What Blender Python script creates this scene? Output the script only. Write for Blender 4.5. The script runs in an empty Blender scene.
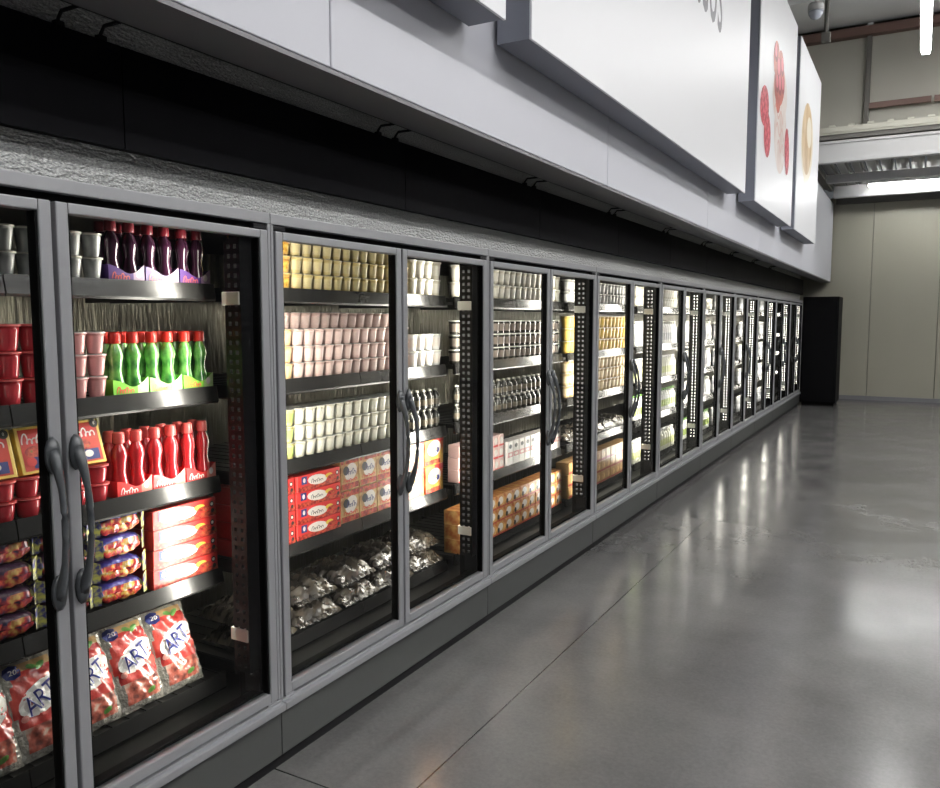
import bpy, bmesh, math, random
from mathutils import Vector, Matrix
random.seed(7)
C = bpy.context.scene.collection
PI = math.pi
# ------------------------------------------------------------------ materials
MATS = {}
def mat(name, col, rough=.5, metal=0., spec=.5, emit=None, estr=0., coat=0., bump=None, var=None, trans=0.):
    if name in MATS: return MATS[name]
    m = bpy.data.materials.new(name); m.use_nodes = True
    nt = m.node_tree; b = nt.nodes['Principled BSDF']
    b.inputs['Base Color'].default_value = (*col, 1)
    b.inputs['Roughness'].default_value = rough
    b.inputs['Metallic'].default_value = metal
    b.inputs['Specular IOR Level'].default_value = spec
    b.inputs['Coat Weight'].default_value = coat
    b.inputs['Coat Roughness'].default_value = .08
    if trans: b.inputs['Transmission Weight'].default_value = trans
    if emit:
        b.inputs['Emission Color'].default_value = (*emit, 1)
        b.inputs['Emission Strength'].default_value = estr
    tc = nt.nodes.new('ShaderNodeTexCoord')
    def noise(scale, detail=3., stretch=(1, 1, 1)):
        mp = nt.nodes.new('ShaderNodeMapping'); mp.inputs['Scale'].default_value = stretch
        nt.links.new(tc.outputs['Object'], mp.inputs['Vector'])
        n = nt.nodes.new('ShaderNodeTexNoise'); n.inputs['Scale'].default_value = scale
        n.inputs['Detail'].default_value = detail
        nt.links.new(mp.outputs[0], n.inputs['Vector'])
        return n
    if bump:                                  # (scale, strength, distance, stretch)
        n = noise(bump[0], 3., bump[3] if len(bump) > 3 else (1, 1, 1))
        bp = nt.nodes.new('ShaderNodeBump'); bp.inputs['Strength'].default_value = bump[1]
        bp.inputs['Distance'].default_value = bump[2]
        nt.links.new(n.outputs['Fac'], bp.inputs['Height'])
        nt.links.new(bp.outputs[0], b.inputs['Normal'])
    if var:                                   # (scale, list of (pos, colour), stretch)
        n = noise(var[0], 2., var[2] if len(var) > 2 else (1, 1, 1))
        r = nt.nodes.new('ShaderNodeValToRGB')
        el = r.color_ramp.elements
        while len(el) < len(var[1]): el.new(.5)
        for e, (p, c) in zip(el, var[1]): e.position = p; e.color = (*c, 1)
        nt.links.new(n.outputs['Fac'], r.inputs[0]); nt.links.new(r.outputs[0], b.inputs['Base Color'])
    MATS[name] = m
    return m

def glass_mat():
    m = bpy.data.materials.new('door_glass'); m.use_nodes = True
    nt = m.node_tree; nt.nodes.clear()
    o = nt.nodes.new('ShaderNodeOutputMaterial'); mx = nt.nodes.new('ShaderNodeMixShader')
    t = nt.nodes.new('ShaderNodeBsdfTransparent'); t.inputs[0].default_value = (.95, .96, .95, 1)
    g = nt.nodes.new('ShaderNodeBsdfGlossy'); g.inputs['Roughness'].default_value = .02
    f = nt.nodes.new('ShaderNodeFresnel'); f.inputs['IOR'].default_value = 1.3
    nt.links.new(f.outputs[0], mx.inputs[0]); nt.links.new(t.outputs[0], mx.inputs[1]); nt.links.new(g.outputs[0], mx.inputs[2])
    nt.links.new(mx.outputs[0], o.inputs[0])
    return m
GLASS = glass_mat()

FRAME = mat('grey_anodised_frame', (.36, .365, .38), .42, .45)
DARKMET = mat('black_metal', (.008, .008, .009), .5, spec=.15)
GASKET = mat('black_rubber', (.005, .005, .005), .8, spec=.06)
LINER = mat('dark_liner', (.025, .025, .022), .5, spec=.2)  # the shade inside the cases is put into this dark colour
BACKW = mat('ribbed_back_panel', (.20, .19, .15), .28, .75, bump=(45, .9, .02, (1, 1, .12)))
KICK = mat('kick_plate_grey', (.052, .055, .053), .42, .15)
SHELFM = mat('shelf_black', (.02, .02, .02), .4)
RAIL = mat('price_rail_grey', (.032, .032, .031), .24, .3, bump=(40, .25, .004, (1, .2, 1)))
HANDLE = mat('handle_charcoal', (.05, .055, .06), .33)
WHITEP = mat('white_plastic', (.75, .74, .66), .5)
LED = mat('led_diode', (.6, .6, .55), .3, emit=(1., .95, .84), estr=12.)
STUCCO = mat('stucco_aluminium', (.6, .61, .6), .38, .6, bump=(120, 1., .012, (1, .4, 1)), var=(300, [(.3, (.26, .27, .27)), (.7, (.68, .69, .68))], (1, .4, 1)))  # light and dark of the embossed facets are painted into the colour
BLACKP = mat('black_panel', (.003, .003, .004), .6, spec=.04)
WHITEW = mat('white_panel', (.64, .65, .71), .45)
LIP = mat('grey_lip', (.16, .16, .17), .5)
SIGNW = mat('sign_white', (.84, .85, .88), .4)
SIGNG = mat('sign_edge_grey', (.20, .21, .25), .5)
BEIGE = mat('beige_wall', (.33, .32, .26), .35, bump=(3, .25, .02, (4, 1, .05)))
BEIGE2 = mat('upper_wall_beige', (.42, .41, .36), .6)
BEAMW = mat('white_steel', (.6, .6, .6), .5)
SHEET = mat('corrugated_sheet', (.5, .49, .42), .5)
CANOPY = mat('canopy_deck', (.30, .30, .28), .5)
BROWN = mat('brown_primer_steel', (.13, .075, .06), .6)
DARKST = mat('dark_steel', (.11, .105, .095), .6)
CEIL = mat('roof_white', (.72, .73, .74), .7)
TUBE = mat('tube_glow', (1, 1, 1), .4, emit=(1, 1, .98), estr=45.)

# ------------------------------------------------------------------ mesh building
class MB:
    def __init__(s): s.v = []; s.f = []; s.m = []; s.sm = []; s.mats = []
    def mi(s, m):
        if m not in s.mats: s.mats.append(m)
        return s.mats.index(m)
    def face(s, idx, m, smooth=False):
        s.f.append(idx); s.m.append(s.mi(m)); s.sm.append(smooth)
    def quad(s, a, b, c, d, m, smooth=False):
        n = len(s.v); s.v += [a, b, c, d]; s.face((n, n+1, n+2, n+3), m, smooth)
    def poly(s, pts, m):
        n = len(s.v); s.v += list(pts); s.face(tuple(range(n, n+len(pts))), m)
    def box(s, x0, y0, z0, x1, y1, z1, m, c=0.):
        """box with chamfered edges of size c"""
        if c <= 0:
            n = len(s.v)
            s.v += [(x0,y0,z0),(x1,y0,z0),(x1,y1,z0),(x0,y1,z0),(x0,y0,z1),(x1,y0,z1),(x1,y1,z1),(x0,y1,z1)]
            for q in ((0,3,2,1),(4,5,6,7),(0,1,5,4),(1,2,6,5),(2,3,7,6),(3,0,4,7)): s.face(tuple(n+i for i in q), m)
            return
        bm = bmesh.new(); bmesh.ops.create_cube(bm, size=1)
        for v in bm.verts:
            v.co = Vector((x0+(v.co.x+.5)*(x1-x0), y0+(v.co.y+.5)*(y1-y0), z0+(v.co.z+.5)*(z1-z0)))
        bmesh.ops.bevel(bm, geom=bm.edges[:], offset=c, segments=2, affect='EDGES', profile=.5)
        n = len(s.v); bm.verts.index_update()
        s.v += [tuple(v.co) for v in bm.verts]
        for f in bm.faces: s.face(tuple(n+v.index for v in f.verts), m)
        bm.free()
    def lathe(s, prof, m, seg=14, c=(0, 0, 0), smooth=True, mseg=None, axis='z', sx=1., sy=1.):
        n = len(s.v)
        for r, h in prof:
            for k in range(seg):
                a = 2*PI*k/seg
                p = (r*math.cos(a)*sx, r*math.sin(a)*sy, h)
                if axis == 'y': p = (p[0], p[2], p[1])
                if axis == 'x': p = (p[2], p[0], p[1])
                s.v.append((p[0]+c[0], p[1]+c[1], p[2]+c[2]))
        for i in range(len(prof)-1):
            mm = mseg[i] if mseg else m
            for k in range(seg):
                k2 = (k+1) % seg
                q = (n+i*seg+k, n+i*seg+k2, n+(i+1)*seg+k2, n+(i+1)*seg+k)
                s.face(q if axis != 'y' else q[::-1], mm, smooth)
        for i, rev in ((0, True), (len(prof)-1, False)):
            if prof[i][0] > 1e-5:
                ring = [n+i*seg+k for k in range(seg)]
                if rev != (axis == 'y'): ring = ring[::-1]
                s.face(tuple(ring), (mseg[0] if i == 0 else mseg[-1]) if mseg else m)
    def tube(s, pts, r, m, seg=8, flat=1.):
        n = len(s.v); P = [Vector(p) for p in pts]
        rr = r if isinstance(r, (list, tuple)) else [r]*len(P)
        for i, p in enumerate(P):
            t = (P[min(i+1, len(P)-1)]-P[max(i-1, 0)]).normalized()
            u = t.cross(Vector((0, 0, 1)))
            if u.length < .05: u = t.cross(Vector((0, 1, 0)))
            u.normalize(); w = t.cross(u).normalized()
            for k in range(seg):
                a = 2*PI*k/seg
                s.v.append(tuple(p+u*rr[i]*math.cos(a)+w*rr[i]*flat*math.sin(a)))
        for i in range(len(P)-1):
            for k in range(seg):
                k2 = (k+1) % seg
                s.face((n+i*seg+k, n+i*seg+k2, n+(i+1)*seg+k2, n+(i+1)*seg+k), m, True)
        s.face(tuple(n+k for k in range(seg))[::-1], m); s.face(tuple(n+(len(P)-1)*seg+k for k in range(seg)), m)
    def grid(s, fn, nu, nv, mfn, smooth=True):
        n = len(s.v)
        for j in range(nv+1):
            for i in range(nu+1): s.v.append(fn(i/nu, j/nv))
        for j in range(nv):
            for i in range(nu):
                a = n+j*(nu+1)+i
                m = mfn((i+.5)/nu, (j+.5)/nv) if callable(mfn) else mfn
                s.face((a, a+1, a+nu+2, a+nu+1), m, smooth)
    def disc(s, fn, cx, cz, rx, rz, rot, m, seg=16, rings=2):
        """ellipse mapped by fn(x,z)->point"""
        ca, sa = math.cos(rot), math.sin(rot); n = len(s.v)
        s.v.append(fn(cx, cz))
        for q in range(1, rings+1):
            for k in range(seg):
                a = 2*PI*k/seg; x = rx*q/rings*math.cos(a); z = rz*q/rings*math.sin(a)
                s.v.append(fn(cx+x*ca-z*sa, cz+x*sa+z*ca))
        for k in range(seg): s.face((n, n+1+k, n+1+(k+1) % seg), m)
        for q in range(rings-1):
            for k in range(seg):
                k2 = (k+1) % seg
                s.face((n+1+q*seg+k, n+1+(q+1)*seg+k, n+1+(q+1)*seg+k2, n+1+q*seg+k2), m)
    def rect(s, fn, x0, z0, x1, z1, m, nu=1, nv=1):
        s.grid(lambda u, v: fn(x0+(x1-x0)*u, z0+(z1-z0)*v), nu, nv, m, False)
    def ribbon(s, fn, pts, w, m):
        """flat stroke of width w through 2-D points, mapped by fn"""
        n = len(s.v)
        for i, (x, z) in enumerate(pts):
            a = pts[max(i-1, 0)]; b = pts[min(i+1, len(pts)-1)]
            dx, dz = b[0]-a[0], b[1]-a[1]; L = math.hypot(dx, dz) or 1
            s.v.append(fn(x-dz/L*w/2, z+dx/L*w/2)); s.v.append(fn(x+dz/L*w/2, z-dx/L*w/2))
        for i in range(len(pts)-1): s.face((n+2*i, n+2*i+1, n+2*i+3, n+2*i+2), m)
    def text(s, fn, string, x, z, size, m, sx=1., shear=0., rot=0.):
        vs, fs = text_geo(string); n = len(s.v)
        ca, sa = math.cos(rot), math.sin(rot)
        for (a, b) in vs:
            X = (a+b*shear)*size*sx; Z = b*size
            s.v.append(fn(x+X*ca-Z*sa, z+X*sa+Z*ca))
        for f in fs: s.face(tuple(n+i for i in f), m)
    def mesh(s, name):
        me = bpy.data.meshes.new(name); me.from_pydata(s.v, [], s.f)
        for m in s.mats: me.materials.append(m)
        me.polygons.foreach_set('material_index', s.m)
        me.polygons.foreach_set('use_smooth', s.sm)
        me.update(); return me
    def obj(s, name, parent=None):
        o = bpy.data.objects.new(name, s.mesh(name)); C.objects.link(o)
        if parent: o.parent = parent
        return o
TXT = {}
def text_geo(string):
    if string not in TXT:
        cu = bpy.data.curves.new('t', 'FONT'); cu.body = string; cu.resolution_u = 3; cu.align_x = 'CENTER'
        o = bpy.data.objects.new('t', cu); C.objects.link(o)
        bpy.context.view_layer.update()
        me = o.to_mesh()
        TXT[string] = ([(v.co.x, v.co.y) for v in me.vertices], [tuple(p.vertices) for p in me.polygons])
        o.to_mesh_clear(); bpy.data.objects.remove(o); bpy.data.curves.remove(cu)
    return TXT[string]
def squiggle(n, w, h):
    """an illegible looping script logo"""
    n += 2; pts = []; N = n*12; p = w/n
    for i in range(N+1):
        t = i/12.; k = int(t)
        hh = h*.5*(1., .45, .5, .85, .42, .5, .9, .45)[k % 8]
        pts.append(((t/n-.5)*w-.30*p*math.sin(2*PI*t)+.25*hh*(1-math.cos(2*PI*t))*.5, hh*(1-math.cos(2*PI*t))-h*.4))
    return pts

def tag(o, label, cat, group=None, kind=None):
    o['label'] = label; o['category'] = cat
    if group: o['group'] = group
    if kind: o['kind'] = kind
    return o
def empty(name, loc=(0, 0, 0)):
    o = bpy.data.objects.new(name, None); C.objects.link(o); o.location = loc; o.empty_display_size = .05
    return o
def struct(name, mb):
    o = mb.obj(name); o['kind'] = 'structure'; return o
def copy_tree(o, parent=None):
    c = o.copy(); C.objects.link(c)
    if parent: c.parent = parent
    for ch in list(o.children): copy_tree(ch, c)
    return c
USED = set()
def place(proto, x, y, z, label, cat, group, rz=0., rx=0., s=1.):
    """first use moves the prototype, later uses copy it with its parts; products face +X (the aisle)"""
    if proto not in USED: USED.add(proto); o = proto
    else: o = copy_tree(proto)
    o.location = (x, y, z); o.rotation_euler = (rx, 0, PI/2+rz); o.scale = (s, s, s)
    tag(o, label, cat, group)
    return o
ORD = 'zeroth first second third fourth fifth sixth seventh eighth ninth tenth eleventh twelfth thirteenth fourteenth fifteenth sixteenth seventeenth eighteenth nineteenth twentieth'.split()
TIER = {1: ['only'], 2: ['bottom', 'top'], 3: ['bottom', 'middle', 'top'], 4: ['bottom', 'second', 'third', 'top']}

# ------------------------------------------------------------------ room shell
FX = -1.9          # plane of the freezer fronts
b = MB(); b.quad((-3.2, -4, 0), (9, -4, 0), (9, 17.9, 0), (-3.2, 17.9, 0), WHITEW)
floor = struct('floor', b)
fm = bpy.data.materials.new('polished_concrete'); fm.use_nodes = True
nt = fm.node_tree; pb = nt.nodes['Principled BSDF']
tc = nt.nodes.new('ShaderNodeTexCoord')
def nz(scale, det, rough=.6):
    n = nt.nodes.new('ShaderNodeTexNoise'); n.inputs['Scale'].default_value = scale; n.inputs['Detail'].default_value = det
    n.inputs['Roughness'].default_value = rough
    nt.links.new(tc.outputs['Object'], n.inputs['Vector']); return n
n1 = nz(.9, 5); n2 = nz(55, 4, .75)
mixn = nt.nodes.new('ShaderNodeMath'); mixn.operation = 'MULTIPLY_ADD'; mixn.inputs[1].default_value = .45
nt.links.new(n2.outputs['Fac'], mixn.inputs[0]); nt.links.new(n1.outputs['Fac'], mixn.inputs[2])
rp = nt.nodes.new('ShaderNodeValToRGB')
rp.color_ramp.elements[0].position = .45; rp.color_ramp.elements[0].color = (.072, .072, .072, 1)
rp.color_ramp.elements[1].position = 1.0; rp.color_ramp.elements[1].color = (.165, .162, .158, 1)
nt.links.new(mixn.outputs[0], rp.inputs[0])
# saw-cut joints: lines along Y at given X and across at given Y
sep = nt.nodes.new('ShaderNodeSeparateXYZ'); nt.links.new(tc.outputs['Object'], sep.inputs[0])
def joint(axis, pos, period, w):
    a = nt.nodes.new('ShaderNodeMath'); a.operation = 'SUBTRACT'; a.inputs[1].default_value = pos
    nt.links.new(sep.outputs[axis], a.inputs[0])
    d = nt.nodes.new('ShaderNodeMath'); d.operation = 'DIVIDE'; d.inputs[1].default_value = period; nt.links.new(a.outputs[0], d.inputs[0])
    r = nt.nodes.new('ShaderNodeMath'); r.operation = 'ROUND'; nt.links.new(d.outputs[0], r.inputs[0])
    s = nt.nodes.new('ShaderNodeMath'); s.operation = 'SUBTRACT'; nt.links.new(d.outputs[0], s.inputs[0]); nt.links.new(r.outputs[0], s.inputs[1])
    ab = nt.nodes.new('ShaderNodeMath'); ab.operation = 'ABSOLUTE'; nt.links.new(s.outputs[0], ab.inputs[0])
    l = nt.nodes.new('ShaderNodeMath'); l.operation = 'LESS_THAN'; l.inputs[1].default_value = w/period; nt.links.new(ab.outputs[0], l.inputs[0])
    return l
j1 = joint(0, -1.42, 3.9, .0035); j2 = joint(1, 2.02, 4.6, .0035)
jm = nt.nodes.new('ShaderNodeMath'); jm.operation = 'MAXIMUM'; nt.links.new(j1.outputs[0], jm.inputs[0]); nt.links.new(j2.outputs[0], jm.inputs[1])
mc = nt.nodes.new('ShaderNodeMixRGB'); mc.inputs[2].default_value = (.02, .02, .02, 1)
nt.links.new(jm.outputs[0], mc.inputs[0]); nt.links.new(rp.outputs[0], mc.inputs[1]); nt.links.new(mc.outputs[0], pb.inputs['Base Color'])
pb.inputs['Specular IOR Level'].default_value = .55
n3 = nz(2.2, 4); rr = nt.nodes.new('ShaderNodeMapRange')
rr.inputs['From Min'].default_value = .3; rr.inputs['From Max'].default_value = .7
rr.inputs['To Min'].default_value = .13; rr.inputs['To Max'].default_value = .25
nt.links.new(n3.outputs['Fac'], rr.inputs[0]); nt.links.new(rr.outputs[0], pb.inputs['Roughness'])
n4 = nz(5, 2); bp = nt.nodes.new('ShaderNodeBump'); bp.inputs['Strength'].default_value = .06; bp.inputs['Distance'].default_value = .02
nt.links.new(n4.outputs['Fac'], bp.inputs['Height']); nt.links.new(bp.outputs[0], pb.inputs['Normal'])
floor.data.materials[0] = fm

b = MB(); b.box(-3.2, -4, 6.28, 9, 17.9, 6.4, CEIL)
for k in range(12): b.box(-3.2, -3+1.6*k, 6.2, 9, -2.9+1.6*k, 6.28, CEIL)
struct('ceiling', b)
# stucco-aluminium wall above the cases
b = MB(); b.box(-2.06, -3, 1.93, -1.96, 15.97, 4.0, STUCCO); struct('wall_left', b)
b = MB(); b.box(-3.2, -3, 0, -3.1, 17.7, 6.3, BEIGE2); struct('wall_back', b)
# white bulkhead made of insulated panels with seams
b = MB()
y = -2.97
while y < 17.6:
    y1 = min(y+4.96/2, 17.66)
    b.box(-1.79, y+.003, 2.35, -1.6, y1-.003, 3.88, WHITEW, .004); y = y1
b.box(-1.785, -2.9, 2.36, -1.62, 17.6, 3.87, SIGNG)
struct('wall_upper', b)
b = MB(); b.box(-1.80, -2.97, 2.335, -1.604, 17.66, 2.349, LIP); b.box(-1.803, -2.97, 2.335, -1.795, 17.66, 2.375, DARKMET)
struct('trim_1', b)
# black valance panels in front of the stucco wall
b = MB(); y = -2.6
while y < 15.9:
    y1 = min(y+1.36, 15.95); b.box(-1.93, y+.002, 2.045, -1.9, y1-.002, 2.315, BLACKP); y = y1
struct('trim_2', b)
# far wall
b = MB()
x = -3.2
while x < 9:
    b.box(x+.004, 17.7, 0, x+1.16, 17.8, 4.0, BEIGE, .006); x += 1.164
b.box(-3.2, 17.75, 0, 9, 17.85, 4.0, DARKST)
struct('wall_far', b)
b = MB(); b.box(-3.1, 17.66, 0, 9, 17.7, .08, LIP); struct('baseboard_far', b)
# mezzanine canopy with its fascia beam
b = MB()
x = -3.1
while x < 9:
    b.box(x, 14.2, 4.17, x+.19, 17.7, 4.21, CANOPY); b.box(x+.07, 14.2, 4.13, x+.15, 17.7, 4.17, CANOPY); x += .22
struct('ceiling_canopy', b)
b = MB()
b.box(-3.1, 14.0, 4.34, 9, 14.14, 4.38, BEAMW, .004); b.box(-3.1, 14.02, 4.09, 9, 14.12, 4.34, BEAMW); b.box(-3.1, 14.0, 4.05, 9, 14.14, 4.09, BEAMW, .004)
struct('trim_3', b)
b = MB()
for yy, z0 in ((15.6, 3.98), (16.95, 3.9)):
    b.box(-1.55, yy, z0, 9, yy+.12, 4.12, BEAMW, .006)
b.box(-1.55, 17.58, 3.86, 9, 17.69, 3.98, DARKST)
struct('trim_4', b)
b = MB()
b.box(-3.1, 13.96, 4.47, 9, 14.6, 4.50, SHEET); b.box(-3.1, 13.98, 4.40, 9, 14.05, 4.47, DARKST)
b.box(-3.1, 13.95, 4.50, 9, 13.96, 4.58, SHEET)
x = -3.
while x < 9:                                     # ribs of the sheet seen end on
    b.box(x, 13.95, 4.58, x+.09, 14.6, 4.615, SHEET, .008); x += .27
struct('trim_5', b)
b = MB()
for x0, x1 in ((-3.1, -.93), (-.86, 1.4), (1.42, 4.), (4.02, 9)):
    b.box(x0, 14.6, 4.5, x1, 14.7, 6.3, BEIGE2, .006)
struct('wall_upper_far', b)
b = MB(); b.box(-.93, 14.52, 4.62, -.86, 14.62, 6.2, DARKST); struct('trim_6', b)
b = MB(); b.box(-3., 14.45, 6.08, 9, 14.57, 6.2, BROWN, .004); b.box(-3, 14.43, 6.06, 9, 14.59, 6.075, BROWN); struct('trim_7', b)
b = MB(); b.box(-.86, 14.5, 4.93, .0, 14.57, 5.02, BROWN, .004); b.box(.04, 14.5, 4.93, 3., 14.57, 5.02, BROWN, .004); struct('trim_8', b)

# ------------------------------------------------------------------ freezer cases
P = 1.545; Y0 = 2.033-P; NCASE = 10
SHZ = [1.70, 1.35, 1.035, .705, .32]
SX0, SX1 = -2.12, -2.72
def led_strip_mesh(side):
    b = MB(); s = side
    b.box(-2.02, -.014*s-.03*s if s > 0 else .014, .32, -1.985, -.014*s if s > 0 else .044, 1.86, DARKMET, .003)
    return b
def make_case(first_end, last_end):
    t = empty('display_freezer')
    W = P
    b = MB()                                    # inner cabinet
    b.box(-2.88, 0, .06, -2.84, W, 1.92, BACKW); b.box(-2.84, 0, .06, -1.95, W, .25, LINER); b.box(-2.84, 0, 1.885, -1.96, W, 1.925, LINER)
    if first_end: b.box(-2.84, 0, .25, -1.95, .03, 1.885, LINER)
    if last_end: b.box(-2.84, W-.03, .25, -1.95, W, 1.885, LINER)
    b.obj('cabinet', t)
    b = MB()                                    # fixed door frame
    b.box(-1.95, .001, 1.903, FX, W-.001, 1.939, FRAME, .003)
    b.box(-1.95, .001, .25, -1.913, .030, 1.903, FRAME, .003); b.box(-1.95, W-.030, .25, -1.913, W-.001, 1.903, FRAME, .003)
    b.box(-1.93, .001, .25, -1.90, .014, 1.903, FRAME, .003); b.box(-1.93, W-.014, .25, -1.90, W-.001, 1.903, FRAME, .003)
    b.box(-1.96, .03, 1.86, -1.925, W-.03, 1.903, GASKET); b.box(-1.96, .03, .25, -1.925, W-.03, .31, GASKET)
    b.obj('door_frame', t)
    b = MB(); b.box(-2.03, .001, .25, -1.935, .046, 1.9, GASKET); b.box(-2.03, W-.062, .25, -1.935, W-.001, 1.9, GASKET)
    b.box(-1.95, W/2-.012, .25, -1.935, W/2+.012, 1.9, GASKET)
    b.obj('mullion', t)
    b = MB(); b.box(-1.95, .001, .222, -1.876, W-.001, .25, FRAME, .004); b.box(-1.95, .001, .25, -1.893, W-.001, .258, FRAME); b.obj('sill', t)
    b = MB(); b.box(-1.93, .0015, .052, -1.9, W-.0015, .222, KICK, .003); b.obj('kick_plate', t)
    b = MB(); b.box(-2.8, 0, 0, -1.925, W, .055, DARKMET); b.obj('plinth', t)
    for d in (0, 1):
        y0, y1 = (.019, W/2-.006) if d == 0 else (W/2+.006, W-.019)
        b = MB(); zb, zt = .264, 1.881; st = .034; x0, x1 = -1.93, -1.895
        b.box(x0, y0, zb, x1, y0+st, zt, FRAME, .004); b.box(x0, y1-st, zb, x1, y1, zt, FRAME, .004)
        b.box(x0, y0+st, zt-.028, x1, y1-st, zt, FRAME, .004); b.box(x0, y0+st, zb, x1, y1-st, zb+.036, FRAME, .004)
        for (ya, yb) in ((y0+st, y0+st+.006), (y1-st-.006, y1-st)): b.box(x0-.004, ya, zb+.03, x1-.006, yb, zt-.02, GASKET)
        yh = y0 if d == 0 else y1
        door = b.obj('door', t)
        b = MB()
        b.quad((-1.912, y0+st-.004, zb+.03), (-1.912, y1-st+.004, zb+.03), (-1.912, y1-st+.004, zt-.024), (-1.912, y0+st-.004, zt-.024), GLASS)
        b.obj('glass_pane', door)
        b = MB(); s = 1 if d == 1 else -1
        yc = (y0+.02) if d == 1 else (y1-.034)
        zc, hl = 1.068, .19
        pts = []; rad = []
        for i in range(21):
            u = i/20*2-1
            bow = .042*(1-abs(u)**2.4)
            pts.append((-1.885+bow, yc+s*.003*(1-u*u), zc+u*hl)); rad.append(.0085+.008*max(0, abs(u)-.5)/.5)
        b.tube(pts, rad, HANDLE, 10)
        for u in (-1, 1):
            b.lathe([(.001, -.006), (.014, -.004), (.021, .004), (.019, .012), (.010, .02), (.001, .022)], HANDLE, 14, (-1.891, yc, zc+u*(hl-.012)), True, None, 'x', 1., 2.3)
        b.obj('handle', door)
        yy = .045 if d == 0 else W-.045
        b = MB(); b.box(-1.925, yy-.03, 1.884, -1.903, yy+.03, 1.899, DARKMET, .002); b.obj('hinge', door)
        b = MB(); b.box(-1.921, yy-.022, .252, -1.897, yy+.022, .263, FRAME, .002); b.obj('hinge', door)
    for z in SHZ:
        b = MB(); b.box(SX1, .045, z-.022, SX0-.012, W-.045, z-.004, SHELFM)
        n = 24
        for k in range(n): yy = .05+(W-.1)*k/(n-1); b.box(SX1, yy-.003, z-.004, SX0-.02, yy+.003, z, SHELFM)
        for yy in (.05, W/2-.004, W-.058): b.box(-2.8, yy, z-.05, SX0-.05, yy+.008, z-.02, SHELFM)
        sh = b.obj('shelf', t)
        b = MB()
        n = len(b.v)
        prof = [(SX0-.012, z+.004), (SX0-.004, z+.008), (SX0+.006, z-.044), (SX0+.001, z-.052), (SX0-.012, z-.05)]
        for a, (ya, yb) in enumerate(((.045, W/2-.002), (W/2+.002, W-.045))):
            n = len(b.v)
            for yy in (ya, yb):
                for (px, pz) in prof: b.v.append((px, yy, pz))
            for i in range(5):
                j = (i+1) % 5; b.face((n+i, n+j, n+5+j, n+5+i)[::-1], RAIL)
            b.face(tuple(n+i for i in range(5)), RAIL); b.face(tuple(n+5+i for i in range(5))[::-1], RAIL)
        b.obj('price_rail', sh)
    for side, ym in ((0, .046), (1, W-.062)):      # light strips on the end mullions, shining along the shelves
        sgn = 1 if side == 0 else -1
        dp = .020 if side == 0 else .056
        b = MB(); y = ym
        b.box(-1.995, min(y, y+sgn*.012), .30, -1.927, max(y, y+sgn*.012), 1.875, DARKMET, .003)
        ls = b.obj('light_strip', t)
        b = MB(); ya, yb = sorted((y+sgn*.010, y+sgn*dp))      # deep louvres, added to hide the diodes' glow from near views
        for (xa, xb) in ((-1.996, -1.982), (-1.969, -1.953), (-1.940, -1.926)): b.box(xa, ya, .39, xb, yb, 1.85, DARKMET)
        for k in range(47):
            z = .39+1.44*k/46; b.box(-1.996, ya, z, -1.926, yb, z+.017, DARKMET)
        cv = b.obj('added_louvre', ls)
        b = MB(); b.box(-1.988, min(y+sgn*.012, y+sgn*.014), .395, -1.934, max(y+sgn*.012, y+sgn*.014), 1.845, LED); b.obj('led_board', ls)
        for z in (1.655, .52):
            b = MB(); b.box(-2.008, min(y+sgn*.001, y+sgn*(dp+.004)), z-.022, -1.93, max(y+sgn*.001, y+sgn*(dp+.004)), z+.022, WHITEP, .003)
            b.obj('strip_clip', ls)
    return t
proto_case = make_case(False, False)
end_case = make_case(False, True)
USEDC = False
for i in range(NCASE):
    if i == NCASE-1: o = end_case
    elif not USEDC: o = proto_case; USEDC = True
    else: o = copy_tree(proto_case)
    o.location = (0, Y0+P*i, 0)
    lab = f'{ORD[i+1]} double-door glass freezer from the near end of the row' if i < NCASE-1 else 'last double-door glass freezer of the row, beside the black cabinet'
    tag(o, lab, 'freezer', 'glass-door freezers in a row')

# black cabinet at the end of the row
t = empty('tall_cabinet', (0, 0, 0))
CB = mat('cabinet_black', (.003, .003, .0035), .55, spec=.05)
LEDW = 9.
b = MB(); b.box(-1.9, 15.99, .06, -1.29, 16.75, 2.01, CB, .008); b.obj('body', t)
b = MB(); b.box(-1.88, 15.975, .09, -1.31, 15.992, 1.985, CB, .004); b.obj('door', t)
b = MB(); b.box(-1.87, 16.03, 0, -1.32, 16.7, .062, GASKET); b.obj('plinth', t)
tag(t, 'tall plain black cabinet at the far end of the freezer row', 'cabinet')

# ------------------------------------------------------------------ brackets over the valance
b = MB()
b.tube([(-1.915, 0, 2.30), (-1.915, 0, 2.335), (-1.90, 0, 2.352), (-1.80, 0, 2.352)], .005, DARKMET, 6)
b.box(-1.925, -.012, 2.312, -1.905, .012, 2.330, DARKMET, .002)
proto_br = b.obj('wall_bracket'); proto_br['x'] = 0; del proto_br['x']
for k in range(9):
    for e, dy in enumerate((0, .12)):
        o = proto_br if (k == 0 and e == 0) else proto_br.copy()
        if o is not proto_br: C.objects.link(o)
        o.location = (0, 1.31+1.36*k+dy, 0)
        tag(o, f'{"nearer" if e == 0 else "farther"} black bracket of the {ORD[k+1]} pair above the black valance', 'bracket', 'brackets holding the black valance')

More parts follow.
